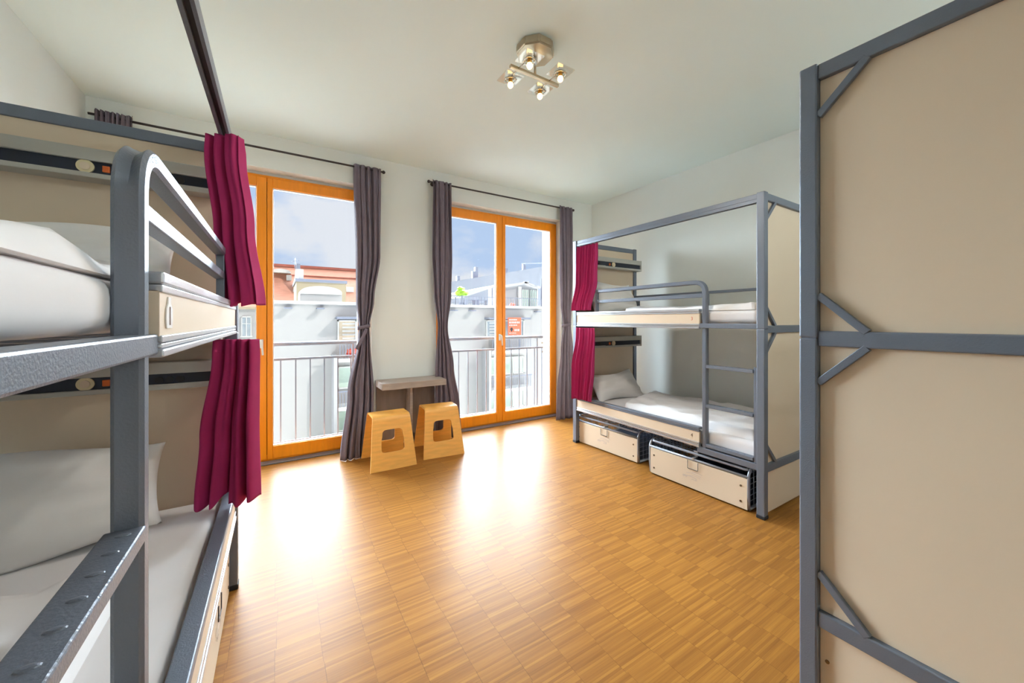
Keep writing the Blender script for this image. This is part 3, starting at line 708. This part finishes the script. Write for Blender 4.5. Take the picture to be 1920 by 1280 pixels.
obj('lettering', b, 'white_paint', sg_)
b = NB(); prism(b, [(u, OZ + v) for u, v in ((-.30, .24), (-.16, .44), (-.22, .62), (-.38, .62), (-.44, .44))], 'y', -.03, -.022); obj('pin_mark', b, 'black_plastic', sg_)
def blob(name, label, cat, c, r, m, n=9, sc=(1, 1, .8), seed=0, group=None):
    rnd = random.Random(seed); b = NB()
    for k in range(n):
        p = Vector((rnd.uniform(-1, 1), rnd.uniform(-1, 1), rnd.uniform(-.8, .8))) * r * .55
        bmesh.ops.create_icosphere(b, subdivisions=2, radius=r * rnd.uniform(.4, .6), matrix=Matrix.Translation(p) @ Matrix.Diagonal((*sc, 1)))
    for v in b.verts: v.co += v.co.normalized() * noise.noise(v.co * (5 / r)) * r * .22
    o = obj(name, b, m, smooth=False); o.location = c; return tag(o, label, cat, group)
blob('flower_box', 'red flowers on the balcony below the left bay window outside', 'flowers', (4.3, FY - .75, -.85), .45, 'flower_red', 10, (2.0, .5, .6), 3)
blob('flower_pot', 'small red flowers on the roof terrace by the glass gable', 'flowers', (18.1, 29.2, 2.62), .36, 'flower_red', 7, (1, 1, .7), 5)
blob('tree', 'green tree growing at the foot of the white house, low in the left window', 'tree', (3.9, 23.6, -7.2), 1.5, 'leaf_green', 18, (1, 1, .9), 6)
o = blob('potted_bush', 'round bright green bush on the roof terrace outside the right window', 'bush', (13.15, 29.2, 3.72), .52, 'leaf_bright', 12, (1.05, 1.05, .75), 8)
b = NB(); cyl(b, (0, 0, -.75), .05, .8, 'z', 8); cyl(b, (0, 0, -1.15), .25, .4, 'z', 14, .3); obj('trunk_and_pot', b, 'grey_metal_out', o)

# barrel-roofed stair house on the terrace
bh = thing('stair_house', 'white barrel-roofed rooftop house behind the parapet, left window view', 'building', (2.6, 29.5, 2.3))
b = NB(); box(b, -1.32, 1.32, 0, 3, 0, .78); obj('wall', b, 'render_white', bh)
b = NB(); pts = [(1.30 * math.cos(PI * k / 16), .95 + .42 * math.sin(PI * k / 16)) for k in range(17)]; prism(b, [(1.30, .80)] + pts + [(-1.30, .80)], 'y', -.12, 3); obj('barrel_roof', b, 'white_paint', bh)
oh = thing('ochre_house', 'ochre flat-roofed house block between white roof and red roofs', 'building', (3.2, 36, -12))
obj('wall', box(NB(), -1.9, 1.9, 0, 6, 0, 16.5), 'ochre_wall', oh)
obj('flat_roof', box(NB(), -2.0, 2.0, -.1, 6.1, 16.5, 16.75), 'grey_metal_out', oh)
b = NB(); box(b, -1.75, -1.35, .5, 1.2, 16.5, 17.6, 0); obj('chimney', b, 'white_paint', oh)
# big tiled roof house
rh = thing('tiled_roof_house', 'long house with orange-red tiled roof beyond the courtyard', 'building', (4, 46, -12))
obj('wall', box(NB(), -7, 9, 1, 12, 0, 14.5), 'ochre_wall', rh)
b = NB(); prism(b, [(0, 14.4), (4.0, 19.45), (10, 14.4)], 'x', -7.5, 9.5); rf = obj('roof', b, 'roof_tile', rh)
obj('ridge', box(NB(), -7.5, 9.5, 3.8, 4.3, 19.35, 19.62), 'roof_dark', rf)
b = NB(); box(b, -2.8, 9.5, 3.0, 3.2, 18.3, 18.42); obj('roof_walk', b, 'roof_dark', rf)
for x, z, w in ((-2.95, 18.0, .5), (3.2, 16.9, .8), (4.4, 16.9, .4)):
    y = (z - 14.4) / 5.05 * 4.0; b = NB(); box(b, x - w / 2, x + w / 2, y - .3, y + .2, z - .3, z + .3); obj('roof_window', b, 'white_paint', rf)
for x, z in ((-3.7, 18.5), (1.3, 17.4)):
    y = (z - 14.4) / 5.05 * 4.0; b = NB(); pts = [(x + .95 * math.cos(PI * k / 12), z + .42 * math.sin(PI * k / 12)) for k in range(13)]; prism(b, pts, 'y', y - .9, y + .4); obj('dormer', b, 'white_paint', rf)
b = NB(); prism(b, [(x, z) for x, z in ((-2.6, 16.4), (-1.7, 16.4), (-1.8, 18.9), (-2.35, 18.9))], 'y', 1.4, 2.3); ck = obj('chimney_stack', b, 'white_paint', rh)
b = NB(); box(b, -2.3, -1.9, 1.6, 2.0, 18.9, 19.5); tube(b, [(-2.4, 1.7, 18.9), (-2.4, 1.7, 20.1)], .05, 5); tube(b, [(-2.7, 1.7, 19.7), (-2.0, 1.7, 19.9)], .05, 5); obj('chimney_pots', b, 'grey_metal_out', ck)
# cream house left
ch = thing('cream_house', 'cream house with small paned windows seen at the left leaf of the left window', 'building', (-4, 38, -12))
obj('wall', box(NB(), -28, 3.4, 0, 8, 0, 14.2), 'render_white', ch)
obj('eaves', box(NB(), -28, 3.5, -.2, 8, 14.2, 14.4), 'ochre_wall', ch)
for z in (12.0, 9.4, 6.8, 4.2):
    for x in (1.8, -.4, -3.6, -6.8, -10.0, -13.2):
        w = obj('window', box(NB(), x - .30, x + .30, -.05, .05, z, z + 1.55), 'window_dark', ch)
        b = NB()
        for q in ((-.34, -.28, 0, 1.6), (.28, .34, 0, 1.6), (-.03, .03, 0, 1.6), (-.34, .34, 1.52, 1.62), (-.34, .34, .98, 1.04), (-.40, .40, -.1, 0)): box(b, x + q[0], x + q[1], -.12, .0, z + q[2], z + q[3])
        obj('window_frame', b, 'white_paint', w)
# slate roof house on the right
gh = thing('slate_roof_house', 'pale building with long sloping grey roof outside the right window', 'building', (25, 44, -12))
obj('wall', box(NB(), -9, 12, 1, 10, 0, 15.5), 'render_grey', gh)
b = NB(); prism(b, [(-9, 15.5), (12, 15.5), (12, 22.0), (-9, 17.6)], 'y', .5, 9); obj('roof', b, 'slate_roof', gh)
for x, h in ((-5.2, .6), (-3.0, .9), (-2.6, 1.4), (-7.5, .4), (-6.8, .45), (2, .6), (5, .8)): z = 17.6 + (x + 9) / 21 * 4.4; obj('roof_vent', box(NB(), x - .2, x + .2, 1, 1.4, z - .2, z + h), 'grey_metal_out', gh)
b = NB(); 
for x0 in (4.5,): z0 = 17.6 + (x0 + 9) / 21 * 4.4; tube(b, [(x0, 1, z0 + .9), (x0 + 6, 1, z0 + 1.5)], .05, 5); tube(b, [(x0, 1, z0), (x0, 1, z0 + .9)], .05, 5)
obj('roof_railing', b, 'grey_metal_out', gh)
# glass gable and awning, terrace furniture
gg = thing('glass_gable', 'white-framed glass gable room on the roof terrace outside the right window', 'building', (20.4, 30.2, 2.3))
b = NB(); prism(b, [(-2.6, 0), (1.35, 0), (1.35, 2.15), (-.2, 2.55), (-2.6, 2.1)], 'y', .15, 3); obj('wall', b, 'render_grey', gg)
b = NB(); bar(b, (-2.8, -.1, 2.15), (.1, -.1, 2.65), .25, .16, (0, 0, 1)); bar(b, (-.4, -.1, 2.62), (1.5, -.1, 2.2), .25, .14, (0, 0, 1)); obj('roof_edge', b, 'white_paint', gg)
for x0 in (-.55, .42): pw = obj('window', box(NB(), x0, x0 + .80, .05, .14, .15, 1.95), 'window_green', gg); b = NB(); [box(b, x, x + .05, 0, .05, .15, 1.95) for x in (x0, x0 + .25, x0 + .5, x0 + .75)]; [box(b, x0, x0 + .8, 0, .05, z, z + .04) for z in (.15, .7, 1.25, 1.9)]; obj('window_frame', b, 'white_paint', pw)
b = NB(); box(b, -.95, -.6, 0, .15, 0, 2.2); box(b, 1.22, 1.35, 0, .15, 0, 2.1); obj('corner_post', b, 'white_paint', gg)
aw = thing('awning', 'long white awning sloping over the roof terrace outside the right window', 'awning', (14.6, 30, 2.3))
b = NB(); prism(b, [(-2.6, 1.05), (-2.6, 1.15), (2.3, 2.2), (2.3, 2.05), (-1.0, .95)], 'y', 0, 2); obj('canopy', b, 'white_paint', aw)
b = NB(); tube(b, [(-1.6, .2, 0), (-1.6, .2, 1.2)], .05, 6); tube(b, [(2.0, .2, 0), (2.0, .2, 2.0)], .05, 6); obj('pole', b, 'grey_metal_out', aw)
for k, (x, z) in enumerate(((13.6, 2.3), (14.7, 2.3))):
    tf = thing('terrace_table', ('grey terrace table left' if k == 0 else 'grey terrace table right') + ', beneath the white awning on the roof', 'table', (x, 28.6, 2.3))
    obj('tabletop', box(NB(), -.45, .45, -.3, .3, .66, .72), 'grey_metal_out', tf)
    for sx in (-.38, .38): obj('leg', box(NB(), sx - .03, sx + .03, -.25, .25, 0, .66), 'grey_metal_out', tf)
tp = thing('flue_pipe', 'grey flue pipe standing right of the glass gable', 'pipe', (21.75, 29.6, 2.3)); b = NB(); cyl(b, (0, 0, 1.5), .09, 3.0, 'z', 10); obj('pipe', b, 'grey_metal_out', tp)
tr_ = thing('terrace_railing', 'thin grey railing along the roof terrace outside the right window', 'railing', (16, 27.6, 2.3)); b = NB()
obj('top_rail', box(NB(), -5, 6, -.02, .02, .88, .93), 'grey_metal_out', tr_)
for k in range(45): x = -5 + k * .245; box(b, x, x + .03, -.015, .015, .0, .88)
obj('bars', b, 'grey_metal_out', tr_)
